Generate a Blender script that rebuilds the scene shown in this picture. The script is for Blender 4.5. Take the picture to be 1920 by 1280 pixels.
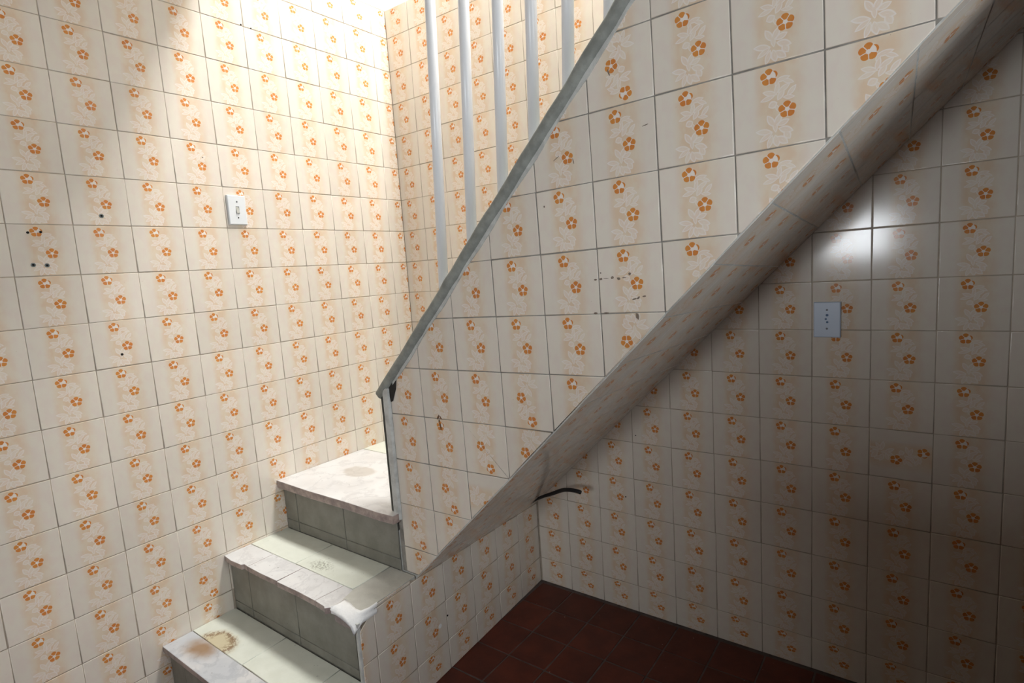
import bpy, math, random
from mathutils import Vector, Matrix

sc = bpy.context.scene
for o in list(bpy.data.objects):
    bpy.data.objects.remove(o)
COL = sc.collection
rnd = random.Random(11)

# ------------------------------------------------------------------ camera
cam_d = bpy.data.cameras.new('camera')
cam = bpy.data.objects.new('camera', cam_d)
COL.objects.link(cam)
cam_d.sensor_width = 36.0
cam_d.lens = 36.0 * 1054.89 / 1920.0
cam_d.clip_start = 0.02
fwd = Vector((-0.59395835, 0.79463301, -0.12558605)).normalized()
up = Vector((-0.02172027, 0.14020893, 0.98988367))
right = fwd.cross(up).normalized()
up = right.cross(fwd)
M = Matrix((right, up, -fwd)).transposed().to_4x4()
M.translation = Vector((2.09657, -1.97295, 1.41151))
cam.matrix_world = M
sc.camera = cam

# ------------------------------------------------------------------ world, light, exposure
world = bpy.data.worlds.new('overcast_sky')
sc.world = world
world.use_nodes = True
wb = world.node_tree.nodes['Background']
wb.inputs[0].default_value = (0.80, 0.90, 1.0, 1)
wb.inputs[1].default_value = 1.0


def area(name, loc, direction, sx, sy, power, col, spread=180):
    l = bpy.data.lights.new(name, 'AREA')
    l.shape = 'RECTANGLE'
    l.size, l.size_y = sx, sy
    l.energy = power
    l.color = col
    l.spread = math.radians(spread)
    o = bpy.data.objects.new(name, l)
    o.location = loc
    o.rotation_euler = Vector(direction).to_track_quat('-Z', 'Y').to_euler()
    COL.objects.link(o)
    return o


# daylight through the skylight over the stairwell, the side window and the small rear window
area('skylight_daylight', (1.45, 0.03, 4.42), (0, 0, -1), 2.7, 0.50, 232, (1.0, 0.985, 0.955))
area('side_window_daylight', (3.58, -1.50, 1.62), (-1, 0.0, 0), 0.95, 1.05, 24, (0.92, 0.96, 1.0))
area('rear_window_daylight', (1.64, -3.38, 1.48), (0, 1, 0), 0.44, 0.36, 26.0, (0.90, 0.95, 1.0))

vs = sc.view_settings
vs.view_transform = 'Standard'
vs.look = 'None'
vs.exposure = -0.35
vs.gamma = 1.0
vs.use_curve_mapping = False
sc.cycles.use_denoising = True
sc.cycles.use_adaptive_sampling = True
sc.cycles.adaptive_threshold = 0.07
sc.cycles.adaptive_min_samples = 16
sc.cycles.use_light_tree = False
sc.cycles.max_bounces = 5
sc.cycles.diffuse_bounces = 4
sc.cycles.glossy_bounces = 2
sc.cycles.sample_clamp_indirect = 6.0


# ------------------------------------------------------------------ node helpers
def srgb(r, g, b):
    def f(c):
        c /= 255.0
        return c / 12.92 if c <= 0.04045 else ((c + 0.055) / 1.055) ** 2.4
    return (f(r), f(g), f(b), 1.0)


class NT:
    def __init__(self, name):
        self.mat = bpy.data.materials.new(name)
        self.mat.use_nodes = True
        self.t = self.mat.node_tree
        self.bsdf = self.t.nodes['Principled BSDF']

    def n(self, typ, **kw):
        nd = self.t.nodes.new(typ)
        for k, v in kw.items():
            setattr(nd, k, v)
        return nd

    def put(self, sock, v):
        if hasattr(v, 'is_linked') or isinstance(v, bpy.types.NodeSocket):
            self.t.links.new(v, sock)
        elif v is not None:
            sock.default_value = v

    def math(self, op, a, b=None, c=None, clamp=False):
        nd = self.n('ShaderNodeMath', operation=op, use_clamp=clamp)
        for i, v in enumerate((a, b, c)):
            if v is not None:
                self.put(nd.inputs[i], v)
        return nd.outputs[0]

    def vmath(self, op, a, b=None):
        nd = self.n('ShaderNodeVectorMath', operation=op)
        self.put(nd.inputs[0], a)
        if b is not None:
            self.put(nd.inputs[1], b)
        return nd.outputs['Value'] if op in ('LENGTH', 'DISTANCE', 'DOT_PRODUCT') else nd.outputs[0]

    def smooth(self, v, a, b, o0=0.0, o1=1.0):
        nd = self.n('ShaderNodeMapRange', interpolation_type='SMOOTHSTEP')
        self.put(nd.inputs['Value'], v)
        nd.inputs['From Min'].default_value = a
        nd.inputs['From Max'].default_value = b
        nd.inputs['To Min'].default_value = o0
        nd.inputs['To Max'].default_value = o1
        return nd.outputs[0]

    def mix(self, f, a, b, blend='MIX'):
        nd = self.n('ShaderNodeMix', data_type='RGBA', blend_type=blend)
        self.put(nd.inputs[0], f)
        self.put(nd.inputs[6], a)
        self.put(nd.inputs[7], b)
        return nd.outputs[2]

    def noise(self, vec, scale, detail=3.0, rough=0.5):
        nd = self.n('ShaderNodeTexNoise')
        if vec is not None:
            self.put(nd.inputs['Vector'], vec)
        nd.inputs['Scale'].default_value = scale
        nd.inputs['Detail'].default_value = detail
        nd.inputs['Roughness'].default_value = rough
        return nd.outputs['Fac']

    def ramp(self, v, stops):
        nd = self.n('ShaderNodeValToRGB')
        e = nd.color_ramp.elements
        while len(e) < len(stops):
            e.new(0.5)
        for el, (p, c) in zip(e, stops):
            el.position = p
            el.color = c if len(c) == 4 else (*c, 1)
        self.put(nd.inputs[0], v)
        return nd.outputs[0]

    def pos(self):
        return self.n('ShaderNodeNewGeometry').outputs['Position']

    def sep(self, v):
        nd = self.n('ShaderNodeSeparateXYZ')
        self.put(nd.inputs[0], v)
        return nd.outputs

    def comb(self, x, y, z=0.0):
        nd = self.n('ShaderNodeCombineXYZ')
        self.put(nd.inputs[0], x)
        self.put(nd.inputs[1], y)
        self.put(nd.inputs[2], z)
        return nd.outputs[0]

    def bump(self, h, strength, dist):
        nd = self.n('ShaderNodeBump')
        nd.inputs['Strength'].default_value = strength
        nd.inputs['Distance'].default_value = dist
        self.put(nd.inputs['Height'], h)
        self.t.links.new(nd.outputs[0], self.bsdf.inputs['Normal'])

    def out(self, col=None, rough=None, spec=None, metal=None):
        if col is not None:
            self.put(self.bsdf.inputs['Base Color'], col)
        if rough is not None:
            self.put(self.bsdf.inputs['Roughness'], rough)
        if spec is not None:
            self.put(self.bsdf.inputs['Specular IOR Level'], spec)
        if metal is not None:
            self.put(self.bsdf.inputs['Metallic'], metal)
        return self.mat


def flat(name, col, rough=0.6, noise_scale=None, amount=0.12, bump=0.0, bscale=200):
    m = NT(name)
    c = col
    if noise_scale:
        p = m.pos()
        f = m.noise(p, noise_scale, 4.0, 0.6)
        dark = tuple(x * (1 - 2 * amount) for x in col[:3]) + (1,)
        c = m.mix(m.smooth(f, 0.3, 0.7), dark, col)
        if bump:
            m.bump(m.noise(p, bscale, 4.0, 0.6), bump, 0.002)
    return m.out(c, rough)


# ------------------------------------------------------------------ the printed wall tile
def flower_tile_material():
    m = NT('flower_print_glazed_tile')
    uv = m.n('ShaderNodeTexCoord').outputs['UV']
    pos = m.pos()
    obj_rand = m.n('ShaderNodeObjectInfo').outputs['Random']
    sx = m.sep(uv)
    u, v = sx[0], sx[1]
    uvh = m.comb(u, v, 1.0)
    # every tile has its own cloudiness in the airbrushed band
    jn = m.n('ShaderNodeTexNoise', noise_dimensions='2D')
    m.put(jn.inputs['Vector'], m.vmath('ADD', m.vmath('MULTIPLY', uv, (1.6, 1.0, 1.0)), m.comb(m.math('MULTIPLY', obj_rand, 37.0), m.math('MULTIPLY', obj_rand, 91.0))))
    jn.inputs['Scale'].default_value = 4.0
    jn.inputs['Detail'].default_value = 2.0
    mott = jn.outputs['Fac']
    grain = m.noise(pos, 210.0, 1.0, 0.5)
    cream = m.mix(m.smooth(mott, 0.35, 0.7), srgb(229, 221, 207), srgb(228, 217, 205))
    band = m.math('MULTIPLY', m.smooth(u, 0.20, 0.37), m.smooth(u, 0.60, 0.88, 1.0, 0.0))
    band = m.math('MULTIPLY', band, m.smooth(mott, 0.2, 0.7, 0.65, 1.0))
    peach = m.mix(m.smooth(mott, 0.35, 0.65), srgb(227, 207, 180), srgb(226, 202, 175))
    col = m.mix(band, cream, peach)
    # white sprays of leaves
    leaves = [  # u, v, half length, half width, angle (pointed leaves)
        (0.560, 0.800, .085, .030, 8), (0.620, 0.760, .070, .026, -25), (0.505, 0.775, .050, .022, 60),
        (0.500, 0.700, .075, .026, 75), (0.420, 0.660, .085, .032, -20), (0.575, 0.690, .080, .030, 30),
        (0.655, 0.640, .075, .028, 48), (0.395, 0.605, .085, .028, 14), (0.540, 0.620, .070, .032, 58), (0.625, 0.575, .065, .024, -8),
        (0.450, 0.520, .052, .044, 20), (0.500, 0.470, .050, .020, 110),
        (0.425, 0.330, .085, .036, 118), (0.505, 0.335, .080, .036, 62), (0.560, 0.290, .070, .034, 20), (0.470, 0.255, .070, .026, 95),
        (0.345, 0.215, .095, .036, -10), (0.365, 0.150, .090, .030, 32), (0.585, 0.200, .085, .042, -20), (0.600, 0.135, .060, .040, -60),
        (0.410, 0.085, .085, .030, 70), (0.480, 0.085, .075, .040, 100), (0.545, 0.085, .080, .042, 140),
    ]
    dmin = None
    for (lu, lv, a, b, ang) in leaves:
        c_, s_ = math.cos(math.radians(ang)), math.sin(math.radians(ang))
        X = m.vmath('DOT_PRODUCT', uvh, (c_ / a, s_ / a, -(c_ * lu + s_ * lv) / a))
        Y = m.vmath('DOT_PRODUCT', uvh, (-s_ / b, c_ / b, (s_ * lu - c_ * lv) / b))
        d = m.math('MULTIPLY_ADD', X, X, m.math('ABSOLUTE', Y))
        dmin = d if dmin is None else m.math('MINIMUM', dmin, d)
    # dmin is 1 on a leaf's outline
    leaf = m.ramp(m.math('MULTIPLY', dmin, 0.5), [(0.0, (.55,) * 3), (0.05, (.26,) * 3), (0.28, (.28,) * 3), (0.40, (.60,) * 3), (0.50, (.56,) * 3), (0.57, (0,) * 3)])
    leaf = m.math('MULTIPLY', leaf, m.smooth(mott, 0.25, 0.6, 0.75, 1.0))
    white = srgb(246, 243, 243)
    col = m.mix(leaf, col, white)
    # two five-petalled flowers, one above and one below v = 0.645
    hi = m.math('GREATER_THAN', v, 0.645)
    R = 0.099
    du = m.math('MULTIPLY', m.math('SUBTRACT', u, m.math('MULTIPLY_ADD', hi, 0.415 - 0.605, 0.605)), 1 / R)
    dv = m.math('MULTIPLY', m.math('SUBTRACT', v, m.math('MULTIPLY_ADD', hi, 0.855 - 0.435, 0.435)), 1 / R)
    r = m.math('SQRT', m.math('MULTIPLY_ADD', du, du, m.math('MULTIPLY', dv, dv)))
    k = m.math('SUBTRACT', m.math('ARCTAN2', dv, du), math.radians(91 - 36))
    k = m.math('SUBTRACT', m.math('FLOORED_MODULO', k, math.radians(72)), math.radians(36))
    px_ = m.math('MULTIPLY', r, m.math('COSINE', k))
    py_ = m.math('ABSOLUTE', m.math('MULTIPLY', r, m.math('SINE', k)))
    qx = m.math('MULTIPLY_ADD', px_, 1 / 0.42, -0.58 / 0.42)
    qy = m.math('MULTIPLY', py_, 1 / 0.45)
    d = m.math('MULTIPLY_ADD', qx, qx, m.math('MULTIPLY', qy, qy))
    halo = m.smooth(r, 0.60, 1.08, 0.55, 0.0)
    col = m.mix(halo, col, white)
    petal = m.math('MULTIPLY', m.smooth(d, 0.85, 1.12, 0.95, 0.0), m.smooth(r, 0.22, 0.30))
    petal = m.math('MULTIPLY', petal, m.smooth(m.math('MULTIPLY_ADD', px_, 0.7265, m.math('MULTIPLY', py_, -1.0)), 0.025, 0.085))
    # on the upper flower the right-hand petal is only a sliver
    cut = m.math('MULTIPLY', m.math('GREATER_THAN', m.math('MULTIPLY_ADD', du, 0.30, dv), 0.0), m.math('LESS_THAN', m.math('MULTIPLY_ADD', du, -1.43, dv), 0.0))
    cut = m.math('MULTIPLY', m.math('MULTIPLY', cut, hi), m.math('LESS_THAN', r, 0.76))
    petal = m.math('MULTIPLY', petal, m.math('SUBTRACT', 1.0, cut))
    orange = m.mix(m.smooth(mott, 0.3, 0.7), srgb(216, 140, 56), srgb(210, 126, 50))
    col = m.mix(petal, col, orange)
    # a little tone difference from tile to tile, fine specks of dirt
    tone = m.math('MULTIPLY_ADD', obj_rand, 0.07, 0.945)
    col = m.mix(1.0, col, m.comb(tone, tone, tone), 'MULTIPLY')
    spk = m.smooth(grain, 0.80, 0.84)
    col = m.mix(m.math('MULTIPLY', spk, 0.5), col, srgb(150, 118, 98))
    return m.out(col, m.math('MULTIPLY_ADD', grain, 0.06, 0.10), 0.30)


MAT_TILE = flower_tile_material()


def glazed(name, a, b, rough=0.28, stain=None):
    m = NT(name)
    pos = m.pos()
    rn = m.n('ShaderNodeObjectInfo').outputs['Random']
    c = m.mix(m.smooth(m.noise(pos, 14.0, 4.0, 0.6), 0.3, 0.7), a, b)
    t = m.math('ADD', 0.94, m.math('MULTIPLY', rn, 0.10))
    c = m.mix(1.0, c, m.comb(t, t, t), 'MULTIPLY')
    spk = m.smooth(m.noise(pos, 70.0, 3.0, 0.5), 0.70, 0.76)
    c = m.mix(m.math('MULTIPLY', spk, 0.35), c, srgb(70, 62, 50))
    if stain:
        c = stain(m, pos, c)
    m.bump(m.noise(pos, 60.0, 3.0, 0.5), 0.06, 0.003)
    return m.out(c, m.math('ADD', rough, m.math('MULTIPLY', m.noise(pos, 30, 3, .6), 0.15)), 0.4)


def blob(m, pos, cx, cy, rx, ry, scale, wob):
    """soft irregular spot round (cx, cy) on a level surface"""
    w = m.n('ShaderNodeTexNoise')
    m.put(w.inputs['Vector'], pos)
    w.inputs['Scale'].default_value = scale
    w.inputs['Detail'].default_value = 4
    off = m.vmath('MULTIPLY', m.vmath('SUBTRACT', w.outputs['Color'], (0.5, 0.5, 0.5)), (wob, wob, 0))
    p = m.vmath('ADD', pos, off)
    p = m.vmath('MULTIPLY', m.vmath('SUBTRACT', p, (cx, cy, 0)), (1 / rx, 1 / ry, 0))
    return m.vmath('LENGTH', p)


def tread_stains(m, pos, c):
    # rust ring on the lowest tread
    zlow = m.smooth(m.sep(pos)[2], 0.28, 0.32, 1.0, 0.0)
    d = blob(m, pos, 0.150, -1.175, 0.085, 0.050, 30, 0.035)
    f = m.math('MULTIPLY', m.smooth(d, 0.55, 1.3, 0.75, 0.0), zlow)
    c = m.mix(f, c, srgb(196, 180, 140))
    ring = m.math('MULTIPLY', m.smooth(d, 0.35, 0.75), m.smooth(d, 0.85, 1.15, 1.0, 0.0))
    ring = m.math('MULTIPLY', ring, m.smooth(m.noise(pos, 75.0, 4.0, 0.7), 0.42, 0.58))
    c = m.mix(m.math('MULTIPLY', m.math('MULTIPLY', ring, 0.8), zlow), c, srgb(120, 84, 50))
    # grey scuff in the middle of the second tread
    zmid = m.math('SUBTRACT', 1.0, zlow)
    d2 = blob(m, pos, 0.395, -0.905, 0.060, 0.032, 40, 0.04)
    s = m.math('MULTIPLY', m.smooth(d2, 0.4, 1.2, 1.0, 0.0), m.smooth(m.noise(pos, 110.0, 4.0, 0.7), 0.45, 0.6))
    c = m.mix(m.math('MULTIPLY', m.math('MULTIPLY', s, 0.7), zmid), c, srgb(118, 116, 96))
    return c


MAT_TREAD = glazed('pale_green_tread_tile', srgb(222, 225, 213), srgb(214, 217, 204), 0.30, tread_stains)
MAT_RISER = glazed('grey_green_riser_tile', srgb(138, 136, 126), srgb(122, 120, 110), 0.35)


def marble_material(name, base, vein, edge_dirt=True):
    m = NT(name)
    pos = m.pos()
    w = m.n('ShaderNodeTexNoise')
    m.put(w.inputs['Vector'], pos)
    w.inputs['Scale'].default_value = 5.0
    w.inputs['Detail'].default_value = 5.0
    wp = m.vmath('ADD', pos, m.vmath('MULTIPLY', m.vmath('SUBTRACT', w.outputs['Color'], (.5, .5, .5)), (.30, .30, .30)))
    n1 = m.noise(wp, 7.0, 5.0, 0.6)
    veins = m.math('ABSOLUTE', m.math('SUBTRACT', n1, 0.5))
    vf = m.smooth(veins, 0.0, 0.05, 0.40, 0.0)
    c = m.mix(m.smooth(m.noise(pos, 6.0, 3, .6), 0.4, 0.7), base, srgb(208, 207, 206))
    c = m.mix(vf, c, vein)
    spk = m.smooth(m.noise(pos, 85.0, 3.0, 0.5), 0.69, 0.75)
    c = m.mix(m.math('MULTIPLY', spk, 0.5), c, srgb(70, 66, 62))
    # rust on the left of the lowest nosing, grey worn patch on the landing
    zz = m.sep(pos)[2]
    zl = m.smooth(zz, 0.28, 0.32, 1.0, 0.0)
    d = blob(m, pos, 0.135, -1.225, 0.085, 0.050, 25, 0.05)
    c = m.mix(m.math('MULTIPLY', m.smooth(d, 0.2, 1.2, 0.85, 0.0), zl), c, srgb(150, 112, 66))
    zt = m.smooth(zz, 0.52, 0.58)
    d = blob(m, pos, 0.235, -0.585, 0.085, 0.055, 18, 0.05)
    c = m.mix(m.math('MULTIPLY', m.smooth(d, 0.75, 1.1, 0.55, 0.0), zt), c, srgb(176, 166, 152))
    # the exposed front edge is brown with grime
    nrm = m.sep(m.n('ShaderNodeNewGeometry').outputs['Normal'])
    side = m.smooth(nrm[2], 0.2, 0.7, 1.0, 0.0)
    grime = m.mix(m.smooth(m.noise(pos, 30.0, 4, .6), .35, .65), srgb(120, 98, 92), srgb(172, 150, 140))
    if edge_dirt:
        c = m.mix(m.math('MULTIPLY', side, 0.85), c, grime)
    m.bump(m.noise(pos, 45.0, 4.0, 0.6), 0.10, 0.003)
    return m.out(c, 0.33, 0.45)


MAT_MARBLE = marble_material('worn_white_marble', srgb(219, 219, 218), srgb(184, 183, 183))
MAT_MARBLE_GREY = marble_material('worn_grey_marble', srgb(190, 193, 197), srgb(160, 164, 170))
MAT_GROUT = flat('grey_brown_grout', srgb(192, 178, 160), 0.85, 16.0, 0.16)
MAT_GROUT_DARK = flat('dirty_grey_grout', srgb(158, 154, 146), 0.85, 22.0, 0.2)
MAT_GROUT_PALE = flat('pale_cream_grout', srgb(196, 178, 154), 0.85, 22.0, 0.12)
MAT_CEMENT = flat('rough_grey_cement', srgb(132, 130, 120), 0.85, 35.0, 0.22, 0.5, 180)
MAT_TREAD_CEMENT = flat('trowelled_cement_tread_end', srgb(196, 195, 186), 0.7, 18.0, 0.07, 0.3, 140)
MAT_CAP = flat('smooth_grey_cement_coping', srgb(150, 153, 146), 0.65, 30.0, 0.16, 0.3, 160)
MAT_BEAD = flat('dirty_white_edge_plaster', srgb(210, 211, 206), 0.6, 30.0, 0.14, 0.3, 160)
MAT_JOINT = flat('white_joint_filler', srgb(206, 206, 200), 0.6, 60.0, 0.12)
MAT_EDGE = flat('dark_edge_cement', srgb(92, 92, 84), 0.8, 40.0, 0.2)
MAT_MORTAR = flat('broken_pinkish_mortar', srgb(168, 154, 150), 0.85, 60.0, 0.12, 0.5, 150)
MAT_DARK = flat('black_grime', srgb(44, 42, 38), 0.8, 80.0, 0.2)
MAT_PLASTER = flat('fresh_white_plaster', srgb(240, 240, 238), 0.8, 60.0, 0.03, 0.6, 150)
MAT_PAINT = flat('white_wall_paint', srgb(200, 197, 190), 0.8, 6.0, 0.03)
MAT_CEIL = flat('white_ceiling_paint', srgb(180, 174, 166), 0.85, 6.0, 0.03)
MAT_DULL = flat('dull_beige_wall_paint', srgb(84, 74, 66), 0.85, 6.0, 0.04)
MAT_BROWN = flat('dark_brown_blocker_paint', srgb(70, 52, 42), 0.7, 8.0, 0.1)
MAT_PLASTIC = flat('white_plastic', srgb(226, 230, 232), 0.35)
MAT_PLASTIC_B = flat('ivory_grey_plastic', srgb(172, 172, 164), 0.4)
MAT_PLASTIC_BLUE = flat('bluish_white_plastic', srgb(206, 218, 234), 0.35)
MAT_SOCKET_HOLE = flat('blue_grey_shadowed_hole', srgb(96, 122, 156), 0.6)
MAT_HOLE = flat('dark_hole', srgb(14, 12, 11), 0.9)
MAT_PLUG = flat('grey_plastic_plug', srgb(112, 120, 118), 0.6)
MAT_SCREW = flat('grey_steel_screw', srgb(112, 116, 120), 0.4)
MAT_CABLE = flat('black_cable_rubber', srgb(26, 27, 30), 0.5)
MAT_BAR = flat('white_gloss_enamel', srgb(246, 248, 250), 0.30)
MAT_RUST = flat('rust_brown_stain', srgb(120, 78, 40), 0.8, 90.0, 0.25)
MAT_SMUDGE = flat('grey_brown_dirt', srgb(142, 126, 112), 0.8, 90.0, 0.2)
MAT_FLOORGROUT = flat('dark_floor_grout', srgb(104, 90, 85), 0.85, 25.0, 0.2)


def terracotta():
    m = NT('dark_red_terracotta')
    pos = m.pos()
    rn = m.n('ShaderNodeObjectInfo').outputs['Random']
    c = m.mix(m.smooth(m.noise(pos, 10.0, 4, .6), .3, .7), srgb(98, 44, 30), srgb(80, 36, 26))
    t = m.math('ADD', 0.85, m.math('MULTIPLY', rn, 0.3))
    c = m.mix(1.0, c, m.comb(t, t, t), 'MULTIPLY')
    spk = m.smooth(m.noise(pos, 95.0, 2.0, 0.4), 0.75, 0.79)
    c = m.mix(spk, c, srgb(160, 130, 120))
    m.bump(m.noise(pos, 70.0, 4.0, 0.6), 0.15, 0.003)
    return m.out(c, 0.5, 0.35)


MAT_FLOOR = terracotta()


# ------------------------------------------------------------------ object helpers
def mesh_obj(name, verts, faces, mat, parent=None, smooth=False, uvs=None):
    me = bpy.data.meshes.new(name)
    me.from_pydata([tuple(v) for v in verts], [], faces)
    me.update()
    if uvs is not None:
        lay = me.uv_layers.new(name='UVMap')
        for lp in me.loops:
            lay.data[lp.index].uv = uvs[lp.vertex_index]
    if smooth:
        for p in me.polygons:
            p.use_smooth = True
    if mat:
        me.materials.append(mat)
    o = bpy.data.objects.new(name, me)
    COL.objects.link(o)
    if parent:
        o.parent = parent
    return o


def empty(name, loc=(0, 0, 0)):
    o = bpy.data.objects.new(name, None)
    o.empty_display_size = 0.1
    o.location = loc
    COL.objects.link(o)
    return o


def tag(o, label=None, category=None, group=None, kind=None):
    if label:
        o['label'] = label
    if category:
        o['category'] = category
    if group:
        o['group'] = group
    if kind:
        o['kind'] = kind
    return o


def box_data(x0, x1, y0, y1, z0, z1):
    v = [(x0, y0, z0), (x1, y0, z0), (x1, y1, z0), (x0, y1, z0), (x0, y0, z1), (x1, y0, z1), (x1, y1, z1), (x0, y1, z1)]
    f = [(0, 3, 2, 1), (4, 5, 6, 7), (0, 1, 5, 4), (1, 2, 6, 5), (2, 3, 7, 6), (3, 0, 4, 7)]
    return v, f


def boxes(name, lst, mat, parent=None):
    V, F = [], []
    for b in lst:
        v, f = box_data(*b)
        n = len(V)
        V += v
        F += [tuple(i + n for i in q) for q in f]
    return mesh_obj(name, V, F, mat, parent)


def prism(name, poly, axis, a0, a1, mat, parent=None, bevel=0.0, seg=2):
    """polygon in two axes extruded along the third one (axis 0/1/2)"""
    V = []
    for a in (a0, a1):
        for (p, q) in poly:
            V.append({0: (a, p, q), 1: (p, a, q), 2: (p, q, a)}[axis])
    n = len(poly)
    F = [tuple(range(n)), tuple(range(2 * n - 1, n - 1, -1))]
    F += [(i, i + n, (i + 1) % n + n, (i + 1) % n) for i in range(n)]
    o = mesh_obj(name, V, F, mat, parent)
    import bmesh
    bm = bmesh.new()
    bm.from_mesh(o.data)
    bmesh.ops.recalc_face_normals(bm, faces=bm.faces)
    if bevel:
        bmesh.ops.bevel(bm, geom=list(bm.edges), offset=bevel, segments=seg, profile=0.6, affect='EDGES')
    bm.to_mesh(o.data)
    bm.free()
    return o


def area2(p):
    return 0.5 * sum(p[i][0] * p[(i + 1) % len(p)][1] - p[(i + 1) % len(p)][0] * p[i][1] for i in range(len(p)))


def clip(poly, a, b, c):
    """keep a*x + b*y <= c"""
    out = []
    for i in range(len(poly)):
        p, q = poly[i], poly[(i + 1) % len(poly)]
        dp, dq = a * p[0] + b * p[1] - c, a * q[0] + b * q[1] - c
        if dp <= 0:
            out.append(p)
        if dp * dq < 0:
            t = dp / (dp - dq)
            out.append((p[0] + t * (q[0] - p[0]), p[1] + t * (q[1] - p[1])))
    # drop doubled points
    res = []
    for p in out:
        if not res or math.hypot(p[0] - res[-1][0], p[1] - res[-1][1]) > 1e-5:
            res.append(p)
    if len(res) > 1 and math.hypot(res[0][0] - res[-1][0], res[0][1] - res[-1][1]) < 1e-5:
        res.pop()
    return res


def inset(poly, d):
    n = len(poly)
    out = []
    for i in range(n):
        a, b, c = poly[i - 1], poly[i], poly[(i + 1) % n]
        e1 = Vector((b[0] - a[0], b[1] - a[1])).normalized()
        e2 = Vector((c[0] - b[0], c[1] - b[1])).normalized()
        n1, n2 = Vector((-e1.y, e1.x)), Vector((-e2.y, e2.x))
        bis = n1 + n2
        L = bis.length
        if L < 1e-4:
            return None
        bis /= L
        k = d / max(0.25, bis.dot(n1))
        out.append((b[0] + bis.x * k, b[1] + bis.y * k))
    if area2(out) < 1e-5:
        return None
    return out


def piece_mesh(name, poly, w, h, mat, gap, bev, thick, rot=0):
    """bevelled slab from a convex polygon (coordinates from the tile centre); uv from the whole tile"""
    p0 = inset(poly, gap / 2)
    p1 = inset(poly, gap / 2 + bev) if p0 else None
    if not p1:
        return None
    n = len(poly)
    p2 = inset(poly, gap / 2 + bev * 1.8)
    if not p2:
        p2 = p1
    V = [(x, y, 0) for x, y in p0] + [(x, y, thick - bev * 0.6) for x, y in p0] + [(x, y, thick) for x, y in p1] + [(x, y, thick) for x, y in p2]
    F = []
    for k in (0, n, 2 * n):
        F += [(i + k, (i + 1) % n + k, (i + 1) % n + k + n, i + k + n) for i in range(n)]
    F.append(tuple(range(3 * n, 4 * n)))
    uvs = []
    for (x, y, z) in V:
        a, b = x / w + 0.5, y / h + 0.5
        for _ in range(rot % 4):
            a, b = b, 1 - a
        uvs.append((a, b))
    me = bpy.data.meshes.new(name)
    me.from_pydata(V, [], F)
    lay = me.uv_layers.new(name='UVMap')
    for lp in me.loops:
        lay.data[lp.index].uv = uvs[lp.vertex_index]
    me.materials.append(mat)
    me.polygons.foreach_set('use_smooth', [True] * len(me.polygons))
    me.update()
    return me


_shared = {}


def lay_tiles(parent, O, U, V, N, us, vs_, mat, clips=(), name='tile', gap=0.0022, bev=0.0011, thick=0.0016, rots=None, skip=None, jit=1.0):
    """a grid of tiles: us / vs_ are the joint lines in the frame (O, U, V); clips are half planes a*s+b*t<=c"""
    O, U, V, N = Vector(O), Vector(U), Vector(V), Vector(N)
    made = []
    W = max(us[i + 1] - us[i] for i in range(len(us) - 1))
    H = max(vs_[i + 1] - vs_[i] for i in range(len(vs_) - 1))
    for i in range(len(us) - 1):
        for j in range(len(vs_) - 1):
            if skip and skip(i, j, us[i], us[i + 1], vs_[j], vs_[j + 1]):
                continue
            cx, cy = (us[i] + us[i + 1]) / 2, (vs_[j] + vs_[j + 1]) / 2
            w, h = us[i + 1] - us[i], vs_[j + 1] - vs_[j]
            poly = [(us[i], vs_[j]), (us[i + 1], vs_[j]), (us[i + 1], vs_[j + 1]), (us[i], vs_[j + 1])]
            cut = poly
            for (a, b, c) in clips:
                cut = clip(cut, a, b, c)
                if len(cut) < 3:
                    break
            if len(cut) < 3 or area2(cut) < 2.0e-4:
                continue
            whole = abs(area2(cut) - area2(poly)) < 1e-7
            rot = (rots or {}).get((i, j), 0)
            if whole:
                key = (round(w, 4), round(h, 4), mat.name, rot, gap, bev, thick, name)
                me = _shared.get(key)
                if me is None:
                    me = piece_mesh(name, [(x - cx, y - cy) for x, y in poly], w, h, mat, gap, bev, thick, rot)
                    _shared[key] = me
            else:
                me = piece_mesh(name, [(x - cx, y - cy) for x, y in cut], w, h, mat, gap, bev, thick, rot)
            if me is None:
                continue
            o = bpy.data.objects.new(name, me)
            COL.objects.link(o)
            a, b, c = (rnd.gauss(0, 0.0022) * jit for _ in range(3))
            u2 = (U + V * c * 0.7 + N * a).normalized()
            n2 = (N - U * a - V * b).normalized()
            v2 = n2.cross(u2).normalized()
            n2 = u2.cross(v2)
            mt = Matrix((u2, v2, n2)).transposed().to_4x4()
            mt.translation = O + U * (cx + rnd.gauss(0, .0003) * jit) + V * (cy + rnd.gauss(0, .0003) * jit) + N * (rnd.random() * 0.00025 * jit)
            o.parent = parent
            o.matrix_world = mt
            o.matrix_parent_inverse = Matrix()
            o.matrix_basis = parent.matrix_world.inverted() @ mt if parent.matrix_world != Matrix() else mt
            made.append(o)
    return made


def lines(start, step, k0, k1):
    return [start + step * k for k in range(k0, k1 + 1)]


TH = 0.0016          # glaze stands this far proud of the grout
YP = -0.7817         # front face of the parapet
CEIL = 2.66


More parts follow.
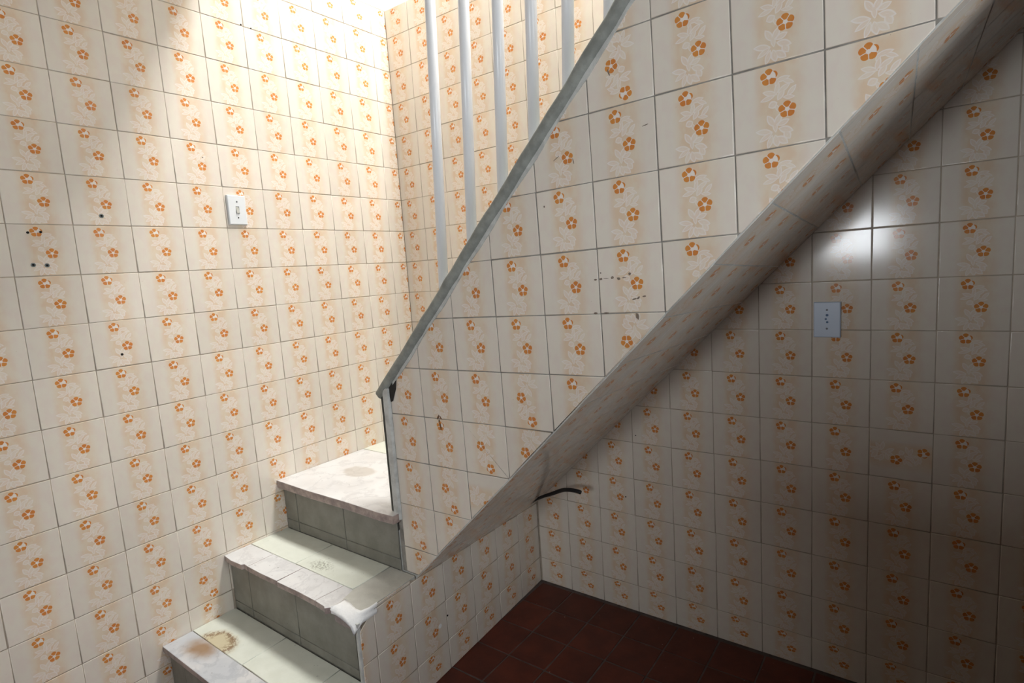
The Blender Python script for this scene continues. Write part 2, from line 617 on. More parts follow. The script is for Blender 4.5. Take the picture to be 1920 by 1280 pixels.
# ------------------------------------------------------------------ the room shell
wall_left = boxes('wall_left', [(-0.16, -TH, -3.5, 0.16, 0, CEIL)], MAT_GROUT)
tag(wall_left, 'left wall of cream tiles printed with orange flowers', kind='structure')
wall_back = boxes('wall_back', [(0, 3.76, TH, 0.16, 0, CEIL)], MAT_GROUT)
tag(wall_back, 'back wall of cream flowered tiles behind and below the stairs', kind='structure')
floor = boxes('floor', [(-0.16, 3.76, -3.56, 0.16, -0.12, -0.002)], MAT_FLOORGROUT)
tag(floor, 'dark red terracotta tile floor', kind='structure')
ceiling = boxes('ceiling', [(-0.16, 3.76, -3.56, -0.79, CEIL, 2.80), (3.05, 3.76, -0.79, 0.16, CEIL, 2.80)], MAT_CEIL)
tag(ceiling, 'white ceiling slab of the lower room', kind='structure')
wu = boxes('wall_stairwell', [(-0.16, 0, -0.79, 0.90, CEIL, 4.50), (-0.16, 3.76, 0.90, 1.06, 2.50, 4.50), (-0.16, 3.76, -0.94, -0.79, 2.80, 4.50), (3.60, 3.76, -0.79, 0.90, 2.80, 4.50)], MAT_PAINT)
tag(wu, 'white painted upper walls of the stairwell', kind='structure')
fu = boxes('floor_upper', [(-0.16, 3.76, 0.16, 0.90, 2.50, CEIL)], MAT_CEIL)
tag(fu, 'upper floor slab beyond the back wall', kind='structure')
roof = boxes('ceiling_stairwell', [(-0.16, 0.08, -0.94, 1.06, 4.50, 4.60), (2.82, 3.76, -0.94, 1.06, 4.50, 4.60), (0.08, 2.82, -0.94, -0.24, 4.50, 4.60), (0.08, 2.82, 0.30, 1.06, 4.50, 4.60)], MAT_CEIL)
tag(roof, 'roof of the stairwell round the skylight opening', kind='structure')
# wall on the right with a window opening, wall behind the camera with a small high window
wr = boxes('wall_right', [(3.60, 3.76, -3.56, -1.98, 0, CEIL), (3.60, 3.76, -1.02, 0.0, 0, CEIL), (3.60, 3.76, -1.98, -1.02, 0, 1.09), (3.60, 3.76, -1.98, -1.02, 2.15, CEIL),
                          ], MAT_DULL)
tag(wr, 'dull beige right wall outside the picture', kind='structure')
wp = boxes('wall_blocker_side', [(2.37, 2.47, -0.74, 0.0, 0, 2.0), (2.37, 2.47, -1.75, -0.74, 0, 0.80)], MAT_BROWN)  # invented, out of view: keeps side window light off the lower right
tag(wp, 'added dark brown light blocker under the upper flight, out of view', kind='structure')
hw = boxes('wall_blocker_half', [(1.58, 3.60, -2.50, -2.38, 0, 1.335)], MAT_BROWN)  # invented, out of view: shades the lower back wall from the rear window
tag(hw, 'added half-height light blocker behind the camera', kind='structure')
wf = boxes('wall_front', [(-0.16, 1.40, -3.56, -3.40, 0, CEIL), (1.88, 3.60, -3.56, -3.40, 0, CEIL), (1.40, 1.88, -3.56, -3.40, 0, 1.29), (1.40, 1.88, -3.56, -3.40, 1.67, CEIL)], MAT_DULL)
tag(wf, 'dull beige wall behind the camera', kind='structure')

# tiles of the left wall
ly = lines(-0.0916 - 9 * 0.15767, 0.15767, -4, 10)
lz = [1.635 + 0.15 * k for k in range(-11, 7)]
lz = [0.0] + lz[1:] + [CEIL]
lz = sorted(set(round(z, 4) for z in lz))
steps_at = [(-1.29, 0.0), (-1.04, 0.20), (-0.79, 0.42), (1.0, 0.63)]


def under_steps_left(i, j, s0, s1, t0, t1):
    for (yy, zz) in steps_at:
        if s0 < yy:
            lim = zz
            break
    return t1 < lim


lay_tiles(wall_left, (-TH, 0, 0), (0, 1, 0), (0, 0, 1), (1, 0, 0), ly, lz, MAT_TILE,
          clips=[(1, 0, 0.0)], rots={(6, 2): 2, (5, 17): 3, (9, 4): 2}, skip=under_steps_left)

# tiles of the back wall: above the stairs, and in the dark corner below them
bx = lines(0.1476, 0.15675, -1, 12)
bz = [0.635] + [1.635 + 0.15 * k for k in range(-6, 7)] + [CEIL]
lay_tiles(wall_back, (0, TH, 0), (1, 0, 0), (0, 0, 1), (0, -1, 0), bx, bz, MAT_TILE, clips=[(-1, 0, 0.0)],
          skip=lambda i, j, s0, s1, t0, t1: t1 < s0 + 0.05)
rx = lines(0.8624, 0.15675, -1, 10)
rz = [0.0] + [1.463 + 0.1501 * k for k in range(-9, 6)]
lay_tiles(wall_back, (0, TH, 0), (1, 0, 0), (0, 0, 1), (0, -1, 0), rx, rz, MAT_TILE, clips=[(-1, 0, -0.694)],
          rots={(8, 5): 3}, skip=lambda i, j, s0, s1, t0, t1: t0 > s1 - 0.26)

# terracotta floor: the tiles near the stairs one by one, the rest of the room as one piece
fx = lines(0.7150, 0.1572, 0, 12)
fy = lines(-0.0130, 0.1570, -11, 0)
lay_tiles(floor, (0, 0, -0.002), (1, 0, 0), (0, 1, 0), (0, 0, 1), fx, fy, MAT_FLOOR, gap=0.006, bev=0.0012, thick=0.002)
V, F = [], []
for i in range(-5, 19):
    for j in range(-22, 0):
        if 0 <= i < 12 and j >= -11:
            continue
        x0, y0 = 0.7150 + 0.1572 * i + .002, -0.013 + 0.157 * j + .002
        if x0 < -.06 or x0 > 3.5 or (x0 < .7 and y0 > -1.40):
            continue
        v, f = box_data(x0, x0 + .1532, y0, y0 + .153, -0.002, 0.0)
        n = len(V)
        V += v
        F += [tuple(k + n for k in q) for q in f]
rest = mesh_obj('floor_tiling', V, F, MAT_FLOOR, floor)
rest['kind'] = 'stuff'

# ------------------------------------------------------------------ the staircase
TA = math.tan(0.0559)


def xs(y):            # face of the stair's side wall, a little out of square
    return 0.6999 - TA * y


KS, CS = 0.987, -0.320   # underside of the upper flight: z = KS * x + CS


def zs(x):
    return KS * x + CS


Z1, Z2, Z3 = 0.209, 0.427, 0.637
stair = empty('staircase', (0.37, -0.65, 0))
tag(stair, 'short marble-edged staircase turning right behind the tiled parapet', 'staircase')
inv = Matrix.Translation((-0.37, 0.65, 0))


def under(o, parent):
    """parent keeping world place"""
    o.parent = parent
    chain = Matrix()
    p = parent
    while p is not None:
        chain = p.matrix_basis @ chain if p.parent is None else p.matrix_parent_inverse @ p.matrix_basis @ chain
        p = p.parent
    o.matrix_parent_inverse = chain.inverted()
    return o


# lower steps: concrete core, risers and treads faced with tile, marble nosings
core1 = under(boxes('step', [(0.0, 0.730, -1.272, -1.032, 0, 0.188)], MAT_CEMENT), stair)
core2 = under(boxes('step', [(0.0, 0.730, -1.030, -0.787, 0, 0.406)], MAT_CEMENT), stair)
core3 = under(boxes('step', [(0.0, 0.675, -0.7845, -0.001, 0, 0.606)], MAT_CEMENT), stair)


def slab(name, poly, z0, z1, mat, parent, bevel=0.003):
    return under(prism(name, poly, 2, z0, z1, mat, None, bevel), parent)


def subtiles(parent, *a, **k):
    n0 = lay_tiles(ROOT, *a, **k)
    for o in n0:
        mw = o.matrix_basis.copy()
        o.parent = None
        o.matrix_basis = mw
        under(o, parent)
    return n0


ROOT = empty('temporary_root')
G = dict(name='riser_tile', gap=0.003, bev=0.001, thick=0.002, jit=0.6)
# risers
subtiles(core1, (0, -1.272, 0), (1, 0, 0), (0, 0, 1), (0, -1, 0), [-0.16, 0.11, 0.41, 0.71], [0.0, 0.03, 0.188], MAT_RISER, clips=[(-1, 0, -0.001), (1, 0, xs(-1.27) - .008)], **G)
subtiles(core2, (0, -1.030, 0), (1, 0, 0), (0, 0, 1), (0, -1, 0), [-0.17, 0.128, 0.425, 0.735], [0.211, 0.242, 0.406], MAT_RISER, clips=[(-1, 0, -0.001)], **G)
subtiles(core3, (0, -0.7845, 0), (1, 0, 0), (0, 0, 1), (0, -1, 0), [-0.22, 0.085, 0.387, 0.690], [0.428, 0.468, 0.606], MAT_RISER, clips=[(-1, 0, -0.001), (1, 0, 0.679)], **G)
# treads
T = dict(name='tread_tile', gap=0.003, bev=0.001, thick=0.020, jit=0.4)
subtiles(core1, (0, 0, Z1 - 0.020), (1, 0, 0), (0, 1, 0), (0, 0, 1), [0.0, 0.340, 0.640, xs(-1.1) - .014], [-1.192, -1.033], MAT_TREAD, **T)
subtiles(core2, (0, 0, Z2 - 0.020), (1, 0, 0), (0, 1, 0), (0, 0, 1), [0.0, 0.300, 0.622], [-0.946, -0.786], MAT_TREAD, **T)
subtiles(core3, (0, 0, Z3 - 0.030), (1, 0, 0), (0, 1, 0), (0, 0, 1), [0.0, 0.33, 0.675], [-0.376, -0.188, -0.001], MAT_TREAD, name='tread_tile', gap=0.003, bev=0.001, thick=0.030, jit=0.4)
slab('tread_end', [(0.624, -0.944), (0.640, -1.000), (0.700, -1.012), (0.742, -1.010), (xs(-0.985) - .004, -0.985), (xs(-0.90) - .0017, -0.90), (xs(-0.786) - .0017, -0.7865), (0.624, -0.7865)], Z2 - 0.020, Z2, MAT_TREAD_CEMENT, core2, 0.002)
# nosings
slab('marble_nosing', [(0.001, -1.292), (0.30, -1.291), (0.60, -1.293), (xs(-1.291) - .013, -1.291), (xs(-1.193) - .013, -1.193), (0.001, -1.193)], Z1 - 0.020, Z1, MAT_MARBLE_GREY, core1, 0.003)
nos2 = [[(0.001, -1.050), (0.060, -1.056), (0.128, -1.053), (0.134, -1.044), (0.160, -1.047), (0.160, -0.947), (0.001, -0.947)],
        [(0.161, -1.047), (0.245, -1.049), (0.348, -1.047), (0.352, -0.947), (0.161, -0.947)],
        [(0.353, -1.050), (0.47, -1.048), (0.568, -1.050), (0.578, -0.947), (0.353, -0.947)],
        [(0.569, -1.050), (0.622, -1.054), (0.632, -1.060), (0.646, -1.046), (0.650, -1.020), (0.645, -1.000), (0.626, -0.947), (0.579, -0.947)]]
for pl in nos2:
    slab('marble_nosing', pl, Z2 - 0.020, Z2, MAT_MARBLE, core2, 0.002)
slab('marble_tread', [(0.001, -0.812), (0.22, -0.818), (0.45, -0.816), (0.62, -0.820), (0.697, -0.816), (0.697, -0.786), (0.672, -0.782), (0.674, -0.378), (0.001, -0.378)], Z3 - 0.030, Z3, MAT_MARBLE, core3, 0.003)

# broken front corner of the middle step, patched with white plaster
top = [(0.646, -1.046), (0.650, -1.023), (0.650, -0.996), (0.687, -1.003), (0.722, -1.012), (0.744, -1.011), (0.753, -0.985), (xs(-0.955) - .002, -0.953)]
low = [(0.648, -1.049, .409), (0.672, -1.051, .413), (0.699, -1.052, .411), (0.722, -1.051, .404), (0.740, -1.050, .396), (0.752, -1.050, .372), (0.7605, -1.022, .400), (0.7565, -0.964, .398)]
Vp, Fp = [], []
NR = 6
for (a, b), c in zip(top, low):
    A, B = Vector((a, b, Z2 + 0.002)), Vector(c)
    for k in range(NR + 1):
        t = k / NR
        p = A.lerp(B, t)
        if 0 < k < NR:
            p += Vector((rnd.uniform(-.002, .002), rnd.uniform(-.002, .002), 0.006 * math.sin(math.pi * t) + rnd.uniform(-.0018, .0018)))
        Vp.append(p)
n = NR + 1
for i in range(len(top) - 1):
    for k in range(NR):
        Fp.append((i * n + k, i * n + k + 1, (i + 1) * n + k + 1, (i + 1) * n + k))
base = len(Vp)
Vp.append(Vector((0.700, -1.015, 0.395)))
for i in range(len(top) - 1):
    Fp.append((i * n, (i + 1) * n, base))
    Fp.append((i * n + NR, base, (i + 1) * n + NR))
pp = under(mesh_obj('plaster_patch', Vp, Fp, MAT_PLASTER, None, True), core2)
pp['label'] = 'white plaster patch on the broken step corner'
core2['label'] = 'middle step with a broken front corner'
# brown broken mortar under the patch
slab('broken_mortar', [(0.640, -1.0335), (0.740, -1.0335), (0.738, -1.039), (0.700, -1.0405), (0.650, -1.039)], 0.376, 0.398, MAT_MORTAR, core2, 0.004)
slab('corner_plaster', [(0.741, -1.0365), (0.7545, -1.038), (0.7565, -1.026), (0.742, -1.026)], 0.005, 0.402, MAT_BEAD, core2, 0.003)

# side wall of the stair
side = under(mesh_obj('side_wall', [], [], MAT_GROUT), stair)
Vs, Fs = [], []
prof = [(-1.272, 0), (-0.0, 0), (0.0, zs(0.6999) - 0.002), (YP, zs(xs(YP)) - 0.002), (-0.811, 0.423), (-0.812, 0.423), (-0.96, 0.422), (-1.030, 0.375), (-1.030, 0.205), (-1.272, 0.205)]
for dx in (-0.012, -TH):
    for (y, z) in prof:
        Vs.append((xs(y) + dx, y, z))
k = len(prof)
Fs = [tuple(range(k)), tuple(range(2 * k - 1, k - 1, -1))] + [(i, i + k, (i + 1) % k + k, (i + 1) % k) for i in range(k)]
side.data.from_pydata(Vs, [], Fs)
side.data.update()
import bmesh
bm = bmesh.new(); bm.from_mesh(side.data); bmesh.ops.recalc_face_normals(bm, faces=bm.faces); bm.to_mesh(side.data); bm.free()
cosA, sinA = math.cos(0.0559), math.sin(0.0559)
Us = (-sinA, cosA, 0)
Ns = (cosA, sinA, 0)
yo = Vector((0.6999, 0, 0)) - Vector(Ns) * TH
sy = [v / cosA for v in lines(-0.1625, 0.16226, -8, 1)]
sz = [0.0] + [1.463 + 0.1501 * kk for kk in range(-9, -5)]
c9 = 1.0 / cosA
# under the soffit
subtiles(side, yo, Us, (0, 0, 1), Ns, sy, sz, MAT_TILE, clips=[(1, 0, 0.001), (-1, 0, 0.8115 * c9), (TA * KS, 1, zs(0.6999) - 0.001)], gap=0.0024)
# beside the middle and the lowest step
subtiles(side, yo, Us, (0, 0, 1), Ns, sy, sz, MAT_TILE, clips=[(1, 0, -0.8115 * c9), (-1, 0, 1.032 * c9), (0, 1, 0.425), (-0.694 / c9, 1, 1.0915)], gap=0.0024)
subtiles(side, yo, Us, (0, 0, 1), Ns, sy, sz, MAT_TILE, clips=[(1, 0, -1.032 * c9), (-1, 0, 1.270 * c9), (0, 1, 0.207)], gap=0.0024)

# upper flight: sloping slab, tiled below, steps above (hidden behind the parapet)
XE = 3.0
prof = [(0.640, zs(0.640) + 0.0002), (XE, zs(XE) + 0.0002), (XE, zs(XE) + 0.22), (0.640, zs(0.640) + 0.22)]
sof = under(prism('soffit_slab', [(x, z) for x, z in prof], 1, YP + 0.002, -0.0005, MAT_JOINT), stair)
sof['label'] = 'sloping tiled underside of the upper flight'
th = math.atan(KS)
D = Vector((math.cos(th), 0, math.sin(th)))
Nf = Vector((math.sin(th), 0, -math.cos(th)))
Of = Vector((0, 0, CS)) - Nf * 0.0006
# joints cross the slope slightly askew
ra = -0.055
Uf = (Vector((0, 1, 0)) * math.cos(ra) + D * math.sin(ra)).normalized()
Vf = (D * math.cos(ra) - Vector((0, 1, 0)) * math.sin(ra)).normalized()
# frame point: front end (y=YP) at x=1.626
Of2 = Of + D * (1.626 / math.cos(th)) + Vector((0, YP, 0))
us = [-0.157 + 0.157 * kk for kk in range(0, 8)]
vsf = [0.1575 * kk for kk in range(-10, 14)]
ca, sa = math.cos(ra), math.sin(ra)
# half planes in the turned frame: y = YP + s*ca - t*sa
lo = 0.0
smin = -(1.626 - 0.70) / math.cos(th)
subtiles(sof, Of2, Uf, Vf, Nf, us, vsf, MAT_TILE, gap=0.0036, bev=0.0004, thick=0.0006, jit=0.0,
         clips=[(-ca, sa, 0.0), (ca, -sa, -YP - 0.001), (-sa, -ca, -smin + 0.055), (sa, ca, 1.9)])
for kk in range(9):
    x0 = 0.69 + 0.2133 * kk
    zt = Z3 + 0.2105 * (kk + 1)
    if zt > 2.75:
        break
    st = under(prism('step', [(x0, zs(x0) + 0.22), (x0 + 0.2133, zs(x0 + 0.2133) + 0.20), (x0 + 0.2133, zt - 0.02), (x0, zt - 0.02)], 1, -0.680, -0.001, MAT_CEMENT), stair)
    slab('marble_tread', [(x0 - 0.02, -0.679), (x0 + 0.2133, -0.679), (x0 + 0.2133, -0.002), (x0 - 0.02, -0.002)], zt - 0.02, zt, MAT_MARBLE, st, 0.003)

# ------------------------------------------------------------------ the parapet
par = empty('stair_parapet', (1.0, YP, 0.427))
tag(par, 'slanted parapet wall of flowered tiles with a grey cement coping', 'parapet')


def ztop(x):     # lower edge of the coping
    return 0.345 + 1.019 * x


XL = 0.682
poly = [(XL, 0.4285), (0.752, 0.4285), (XE, zs(XE) + 0.006), (XE, 2.66), (2.271, 2.66), (XL, ztop(XL))]
body = under(prism('wall_core', poly, 1, YP + TH, -0.6815, MAT_GROUT_DARK), par)
gx, gz = Vector((0.15788, 0, 0.00296)), Vector((-0.00234, 0, 0.15227))
Up, Vp2 = gx.normalized(), None
Np = Vector((0, -1, 0))
Vp2 = Np.cross(Up)
Op = Vector((0.8448, YP + TH, 1.1312))
pu, pv = gx.length, 0.15227


def half(p0, p1):
    """half plane left of the line p0->p1 (world x,z) in the parapet's frame, as a*s+b*t<=c"""
    def f(p):
        d = Vector((p[0], Op.y, p[1])) - Op
        return d.dot(Up), d.dot(Vp2)
    a, b = f(p0), f(p1)
    ex, ey = b[0] - a[0], b[1] - a[1]
    nx, ny = ey, -ex
    return (nx, ny, nx * a[0] + ny * a[1])


pclips = [half((XE, zs(XE) + .002), (XE, 2.66)), half((1.0, zs(1.0) + .0025), (2.0, zs(2.0) + .0025)), half((2.0, ztop(2.0)), (1.0, ztop(1.0))),
          half((0.700, 1.5), (0.700, 0.3)), half((0.6, 0.430), (1.2, 0.430)), half((2.0, 2.655), (1.0, 2.655))]
# (column, row): tiles laid upside down or sideways
prot = {}
cols = list(range(-2, 15))
rows = list(range(-6, 11))
ci = {c: i for i, c in enumerate(cols)}
ri = {r: i for i, r in enumerate(rows)}
for (c, r, k) in [(2, -1, 2), (4, 4, 2), (1, -2, 2), (2, -2, 2), (0, -3, 2), (1, -3, 3), (4, 0, 2), (-1, -4, 2)]:
    prot[(ci[c], ri[r])] = k
n0 = lay_tiles(ROOT, Op, Up, Vp2, Np, [pu * c for c in cols], [pv * r for r in rows], MAT_TILE, clips=pclips, rots=prot, gap=0.0026)
for o in n0:
    mw = o.matrix_basis.copy()
    o.parent = None
    o.matrix_basis = mw
    under(o, body)

# coping: rounded bar of cement that follows the slope
th2 = math.atan(1.019)
D2 = Vector((math.cos(th2), 0, math.sin(th2)))
N2 = Vector((-math.sin(th2), 0, math.cos(th2)))
sec = []
yc0, yc1, hh = YP - 0.012, -0.668, 0.036
for (cy, cz, a0) in ((yc0 + 0.014, 0.014, 180), (yc1 - 0.014, 0.014, 270), (yc1 - 0.014, hh - 0.014, 0), (yc0 + 0.014, hh - 0.014, 90)):
    for k in range(5):
        a = math.radians(a0 + 22.5 * k)
        sec.append((cy + 0.014 * math.cos(a), cz + 0.014 * math.sin(a)))
NS = 60
V, F = [], []
xa, xb = 0.662, 2.262
rc = random.Random(5)
for i in range(NS + 1):
    x = xa + (xb - xa) * i / NS
    base_p = Vector((x, 0, ztop(x)))
    w1, w2 = rc.uniform(-.0012, .0012), rc.uniform(-.0015, .0015)
    for (y, z) in sec:
        V.append(base_p + N2 * (z * (1 + 8 * w1) + w2) + Vector((0, y + w1, 0)))
m_ = len(sec)
for i in range(NS):
    for k in range(m_):
        F.append((i * m_ + k, (i + 1) * m_ + k, (i + 1) * m_ + (k + 1) % m_, i * m_ + (k + 1) % m_))
F.append(tuple(range(m_)))
F.append(tuple(NS * m_ + k for k in reversed(range(m_))))
cp = under(mesh_obj('coping', V, F, MAT_CAP, None, True), par)
bm = bmesh.new(); bm.from_mesh(cp.data); bmesh.ops.recalc_face_normals(bm, faces=bm.faces); bm.to_mesh(cp.data); bm.free()
cp['label'] = 'rounded grey cement coping'
# white filler line below the coping
fl = [(x, ztop(x) - 0.010 + 0.004 * math.sin(x * 37)) for x in [0.72 + 0.05 * k for k in range(30)]]
ft = [(x, ztop(x) + 0.004) for x, z in reversed(fl)]
under(prism('filler_line', fl + ft, 1, YP - 0.0035, YP + 0.001, MAT_BEAD), par)
# plaster edge down the free end of the parapet
eb = under(prism('edge_bead', [(0.669, YP - 0.006), (0.676, YP - 0.010), (0.698, YP - 0.010), (0.702, YP + 0.001), (0.684, YP + 0.004), (0.684, -0.6815), (0.669, -0.6815)], 2, 0.612, 1.060, MAT_BEAD, None, 0.003), par)
under(prism('edge_bead', [(0.657, YP - 0.002), (0.661, YP - 0.007), (0.668, YP - 0.007), (0.668, -0.6815), (0.657, -0.6815)], 2, 0.638, 1.062, MAT_EDGE, None, 0.003), par)  # darker cement strip along the outer edge
under(prism('grime_patch', [(0.690, 1.082), (0.738, 1.094), (0.731, 1.060), (0.712, 1.018), (0.704, 1.015)], 1, YP - 0.0030, YP + 0.001, MAT_DARK), par)


def smear(name, pts, mat):
    """thin irregular flake of dirt on the parapet's face; pts = (x, z, half width, half height)"""
    V, F = [], []
    for (x, z, a, b, ang) in pts:
        n = len(V)
        K = 9
        r2 = random.Random(int(x * 1e4 + z * 1e3))
        ring = []
        for k in range(K):
            t = 2 * math.pi * k / K
            q = r2.uniform(0.65, 1.15)
            px, pz = a * q * math.cos(t), b * q * math.sin(t)
            ca_, sa_ = math.cos(ang), math.sin(ang)
            ring.append((x + px * ca_ - pz * sa_, z + px * sa_ + pz * ca_))
        V += [(p, YP - 0.0006, q) for p, q in ring] + [(p, YP + 0.0006, q) for p, q in ring]
        F += [tuple(n + k for k in range(K))]
        F += [(n + k, n + k + K, n + (k + 1) % K + K, n + (k + 1) % K) for k in range(K)]
    return under(mesh_obj(name, V, F, mat), par)


smear('rust_stain', [(0.9155, 0.957, .0035, .014, .15), (0.908, 0.985, .003, .009, -.4), (0.917, 0.986, .002, .008, .5), (0.9115, 0.974, .0025, .006, 0)], MAT_RUST)
smear('dirt_smudge', [(1.464, 1.376, .004, .0025, 0), (1.478, 1.377, .004, .003, 0), (1.492, 1.378, .008, .0008, 0), (1.507, 1.379, .004, .0035, .2), (1.523, 1.376, .005, .003, -.3), (1.537, 1.378, .006, .0015, 0), (1.551, 1.386, .004, .004, 0),
                      (1.561, 1.328, .006, .002, .2), (1.570, 1.331, .005, .0025, .6), (1.584, 1.334, .004, .002, 0), (1.566, 1.289, .004, .008, .2), (1.460, 1.297, .006, .003, 0), (1.488, 1.297, .007, .002, .1), (1.478, 1.391, .002, .002, 0),
                      (1.420, 1.655, .001, .008, .2), (1.374, 1.668, .012, .0008, .5), (1.332, 1.560, .002, .003, 0), (1.52, 1.826, .002, .009, .3), (1.60, 1.70, .008, .001, .2)], MAT_SMUDGE)

# ------------------------------------------------------------------ the railing
rail = empty('railing', (1.2, -0.725, 1.6))
tag(rail, 'white round steel bars standing along the slanted parapet', 'railing')
bars = [(0.920, 0.954), (1.044, 1.075), (1.167, 1.187), (1.277, 1.289), (1.384, 1.393), (1.500, 1.512), (1.612, 1.626), (1.724, 1.738), (1.836, 1.850), (1.948, 1.962)]
zb = [1.403, 1.519, 1.663, 1.767, 1.858, 1.96, 2.06, 2.17, 2.28, 2.39]
zt_ = [2.176, 2.138, 2.103, 2.071, 2.037, 2.20, 2.31, 2.42, 2.53, 2.64]
YB = -0.722
for (x0, x1), a, b in zip(bars, zb, zt_):
    k = (x1 - x0) / (b - a)
    k = max(-0.06, min(0.06, k))
    zs0 = ztop(x0) + 0.020
    zs1 = CEIL - 0.002
    V, F = [], []
    K = 20
    for z in (zs0, zs1):
        for i in range(K):
            t = 2 * math.pi * i / K
            V.append((x0 + k * (z - a) + 0.0152 * math.cos(t), YB + 0.0152 * math.sin(t), z))
    F = [(i, (i + 1) % K, (i + 1) % K + K, i + K) for i in range(K)] + [tuple(reversed(range(K))), tuple(range(K, 2 * K))]
    b_o = under(mesh_obj('bar', V, F, MAT_BAR, None, False), rail)
    for p in b_o.data.polygons:
        p.use_smooth = len(p.vertices) == 4
# head rail that carries the bars under the upper slab edge
under(boxes('head_rail', [(0.86, 2.06, YB - 0.024, YB + 0.024, CEIL - 0.004, CEIL + 0.02)], MAT_BAR), rail)


# ------------------------------------------------------------------ small fittings
def cyl_data(c, axis, r, depth, K=16):
    axis = Vector(axis).normalized()
    a = axis.orthogonal().normalized()
    b = axis.cross(a)
    c = Vector(c)
    V = []
    for d in (0, depth):
        for i in range(K):
            t = 2 * math.pi * i / K
            V.append(c + a * r * math.cos(t) + b * r * math.sin(t) + axis * d)
    F = [(i, (i + 1) % K, (i + 1) % K + K, i + K) for i in range(K)] + [tuple(reversed(range(K))), tuple(range(K, 2 * K))]
    return V, F


def cyl(name, c, axis, r, depth, mat, parent, K=16):
    return under(mesh_obj(name, *cyl_data(c, axis, r, depth, K), mat), parent)


def framed_plate(name, poly_axis, w, h, hole_w, hole_h, depth, place, mat, parent):
    """plate with a rectangular slot, bevelled rim; place(u, v, d) -> world"""
    V, F = [], []
    be = 0.003
    rings = [(w / 2, h / 2, 0), (w / 2, h / 2, depth - be), (w / 2 - be * .35, h / 2 - be * .35, depth - be * .35), (w / 2 - be, h / 2 - be, depth), (hole_w / 2, hole_h / 2, depth), (hole_w / 2, hole_h / 2, depth - 0.005)]
    for (a, b, d) in rings:
        for (su, sv) in ((-1, -1), (1, -1), (1, 1), (-1, 1)):
            V.append(place(su * a, sv * b, d))
    for r in range(len(rings) - 1):
        for i in range(4):
            F.append((r * 4 + i, r * 4 + (i + 1) % 4, r * 4 + 4 + (i + 1) % 4, r * 4 + 4 + i))
    F.append(tuple((len(rings) - 1) * 4 + i for i in range(4)))
    o = mesh_obj(name, V, F, mat)
    bm = bmesh.new(); bm.from_mesh(o.data); bmesh.ops.recalc_face_normals(bm, faces=bm.faces); bm.to_mesh(o.data); bm.free()
    return under(o, parent)


# light switch on the left wall
sw = empty('light_switch', (0.0012, -0.838, 1.648))
tag(sw, 'white rectangular light switch on the bright left wall', 'light switch')
cyw, czw = -0.838, 1.7015


def pl(u, v, d):
    return (0.0008 + d, cyw + u + v * 0.004, czw + v)


framed_plate('cover_plate', 0, 0.069, 0.108, 0.0135, 0.027, 0.010, pl, MAT_PLASTIC, sw)
rk = [(-.0055, -.012, .0055), (.0055, -.012, .0055), (.0055, .0122, .0075), (-.0055, .0122, .0075), (-.0055, -.012, .014), (.0055, -.012, .014), (.0055, .0118, .0085), (-.0055, .0118, .0085)]
rv = [pl(a, b, c) for a, b, c in rk]
under(mesh_obj('rocker', rv, [(0, 3, 2, 1), (4, 5, 6, 7), (0, 1, 5, 4), (1, 2, 6, 5), (2, 3, 7, 6), (3, 0, 4, 7)], MAT_PLASTIC_B), sw)
cyl('screw', pl(0, 0.030, 0.0097), (1, 0, 0), 0.0032, 0.0010, MAT_SCREW, sw)
cyl('screw', pl(0, -0.0285, 0.0097), (1, 0, 0), 0.0026, 0.0008, MAT_HOLE, sw)

# socket plate on the dark back wall
so = empty('wall_socket', (1.8455, -0.0012, 1.140))
tag(so, 'bluish white socket plate on the dim back wall', 'wall socket')
cxo, czo = 1.8455, 1.1955


def po(u, v, d):
    return (cxo + u, -0.0008 - d, czo + v)


pv_ = []
be = 0.003
rings = [(0.0370, 0.0550, 0), (0.0370, 0.0550, 0.007), (0.0359, 0.0539, 0.009), (0.034, 0.052, 0.010)]
for (a, b, d) in rings:
    for (su, sv) in ((-1, -1), (1, -1), (1, 1), (-1, 1)):
        pv_.append(po(su * a, sv * b, d))
pf = []
for r in range(3):
    pf += [(r * 4 + i, r * 4 + (i + 1) % 4, r * 4 + 4 + (i + 1) % 4, r * 4 + 4 + i) for i in range(4)]
pf.append((12, 13, 14, 15))
pob = mesh_obj('cover_plate', pv_, pf, MAT_PLASTIC_BLUE)
bm = bmesh.new(); bm.from_mesh(pob.data); bmesh.ops.recalc_face_normals(bm, faces=bm.faces); bm.to_mesh(pob.data); bm.free()
under(pob, so)
cyl('socket_face', po(0.002, 0.004, 0.0096), (0, -1, 0), 0.0150, 0.0014, MAT_PLASTIC_BLUE, so, 28)
for (u, v, r) in ((0.0005, 0.0145, .0040), (-0.0030, 0.0025, .0030), (0.0010, -0.0070, .0034)):
    cyl('pin_hole', po(u, v, 0.0108), (0, -1, 0), r, 0.0006, MAT_SOCKET_HOLE, so, 12)
cyl('screw', po(0, 0.0305, 0.0098), (0, -1, 0), 0.0032, 0.0010, MAT_SCREW, so, 12)
cyl('screw', po(0, -0.0275, 0.0098), (0, -1, 0), 0.0032, 0.0010, MAT_SCREW, so, 12)

# cut cable sticking out of the corner under the stair
cpts = [(0.688, -0.052, 0.374, .0062), (0.7195, -0.085, 0.398, .0066), (0.7520, -0.091, 0.425, .0066), (0.803, -0.101, 0.456, .0080), (0.8600, -0.112, 0.4845, .0098), (0.9130, -0.124, 0.5125, .0102), (0.9570, -0.140, 0.5295, .0102), (0.9960, -0.145, 0.5340, .0102), (1.0170, -0.146, 0.5320, .0102)]


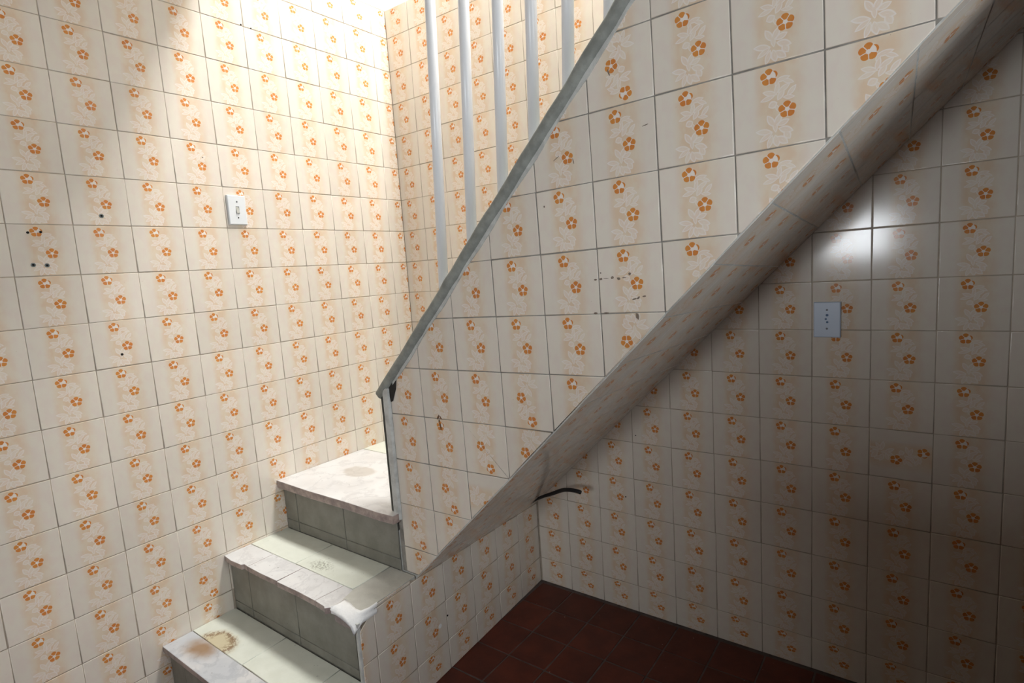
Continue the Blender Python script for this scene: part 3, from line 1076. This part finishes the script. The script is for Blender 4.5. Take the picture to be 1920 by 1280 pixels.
def catmull(P, n=6):
    out = []
    for i in range(len(P) - 1):
        p0, p1, p2, p3 = P[max(0, i - 1)], P[i], P[i + 1], P[min(len(P) - 1, i + 2)]
        for k in range(n):
            t = k / n
            out.append(tuple(0.5 * (2 * b + (c - a) * t + (2 * a - 5 * b + 4 * c - d) * t * t + (3 * b - a - 3 * c + d) * t ** 3) for a, b, c, d in zip(p0, p1, p2, p3)))
    out.append(P[-1])
    return out


def tube(name, P, mat, K=10):
    V, F = [], []
    for i, p in enumerate(P):
        a = Vector(P[max(0, i - 1)][:3])
        b = Vector(P[min(len(P) - 1, i + 1)][:3])
        t = (b - a).normalized()
        s = t.cross(Vector((0, 1, 0.01))).normalized()
        r = s.cross(t)
        for k in range(K):
            an = 2 * math.pi * k / K
            V.append(Vector(p[:3]) + (s * math.cos(an) + r * math.sin(an)) * p[3] * 0.8)
    for i in range(len(P) - 1):
        for k in range(K):
            F.append((i * K + k, i * K + (k + 1) % K, (i + 1) * K + (k + 1) % K, (i + 1) * K + k))
    F += [tuple(reversed(range(K))), tuple((len(P) - 1) * K + k for k in range(K))]
    o = mesh_obj(name, V, F, mat, None, True)
    bm = bmesh.new(); bm.from_mesh(o.data); bmesh.ops.recalc_face_normals(bm, faces=bm.faces); bm.to_mesh(o.data); bm.free()
    return o


cab = tube('cable', catmull(cpts), MAT_CABLE)
tag(cab, 'short cut black cable sticking out under the stair', 'cable')

# drill holes with plastic plugs in the left wall
for (y, z, r, plug) in ((-1.464, 1.611, .0036, 0), (-1.434, 1.613, .0036, 0), (-1.464, 1.518, .0032, 1), (-1.432, 1.516, .0032, 1), (-1.275, 1.665, .0034, 1), (-1.277, 1.225, .0040, 0), (-0.937, 1.883, .0016, 0), (-0.731, 2.389, .0030, 0), (-0.692, 2.387, .0024, 0)):
    if plug:
        h = under(mesh_obj('wall_plug', *cyl_data((-0.001, y, z), (1, 0, 0), r * 1.9, 0.0022, 14), MAT_PLUG), wall_left)
        under(mesh_obj('screw_hole', *cyl_data((0.0010, y, z), (1, 0, 0), r, 0.0005, 12), MAT_HOLE), h)
    else:
        under(mesh_obj('screw_hole', *cyl_data((-0.001, y, z), (1, 0, 0), r, 0.0021, 12), MAT_HOLE), wall_left)

# a small hole and a chip in the side wall of the stair, flecks on the back wall
yh = -0.646
under(mesh_obj('screw_hole', *cyl_data((xs(yh) - 0.0010, yh, 0.203), Ns, 0.0034, 0.0016, 10), MAT_HOLE), side)
under(mesh_obj('glaze_chip', *cyl_data((xs(-0.689) - 0.0010, -0.689, 0.188), Ns, 0.0085, 0.0014, 9), MAT_PLASTER), side)
for (x_, z_, r_) in ((1.138, 0.483, .0030), (1.191, 0.743, .0022), (0.964, 2.148, .0020)):
    under(mesh_obj('dirt_fleck', *cyl_data((x_, 0.0005, z_), (0, -1, 0), r_, 0.0014, 8), MAT_DARK), wall_back)

bpy.data.objects.remove(ROOT)
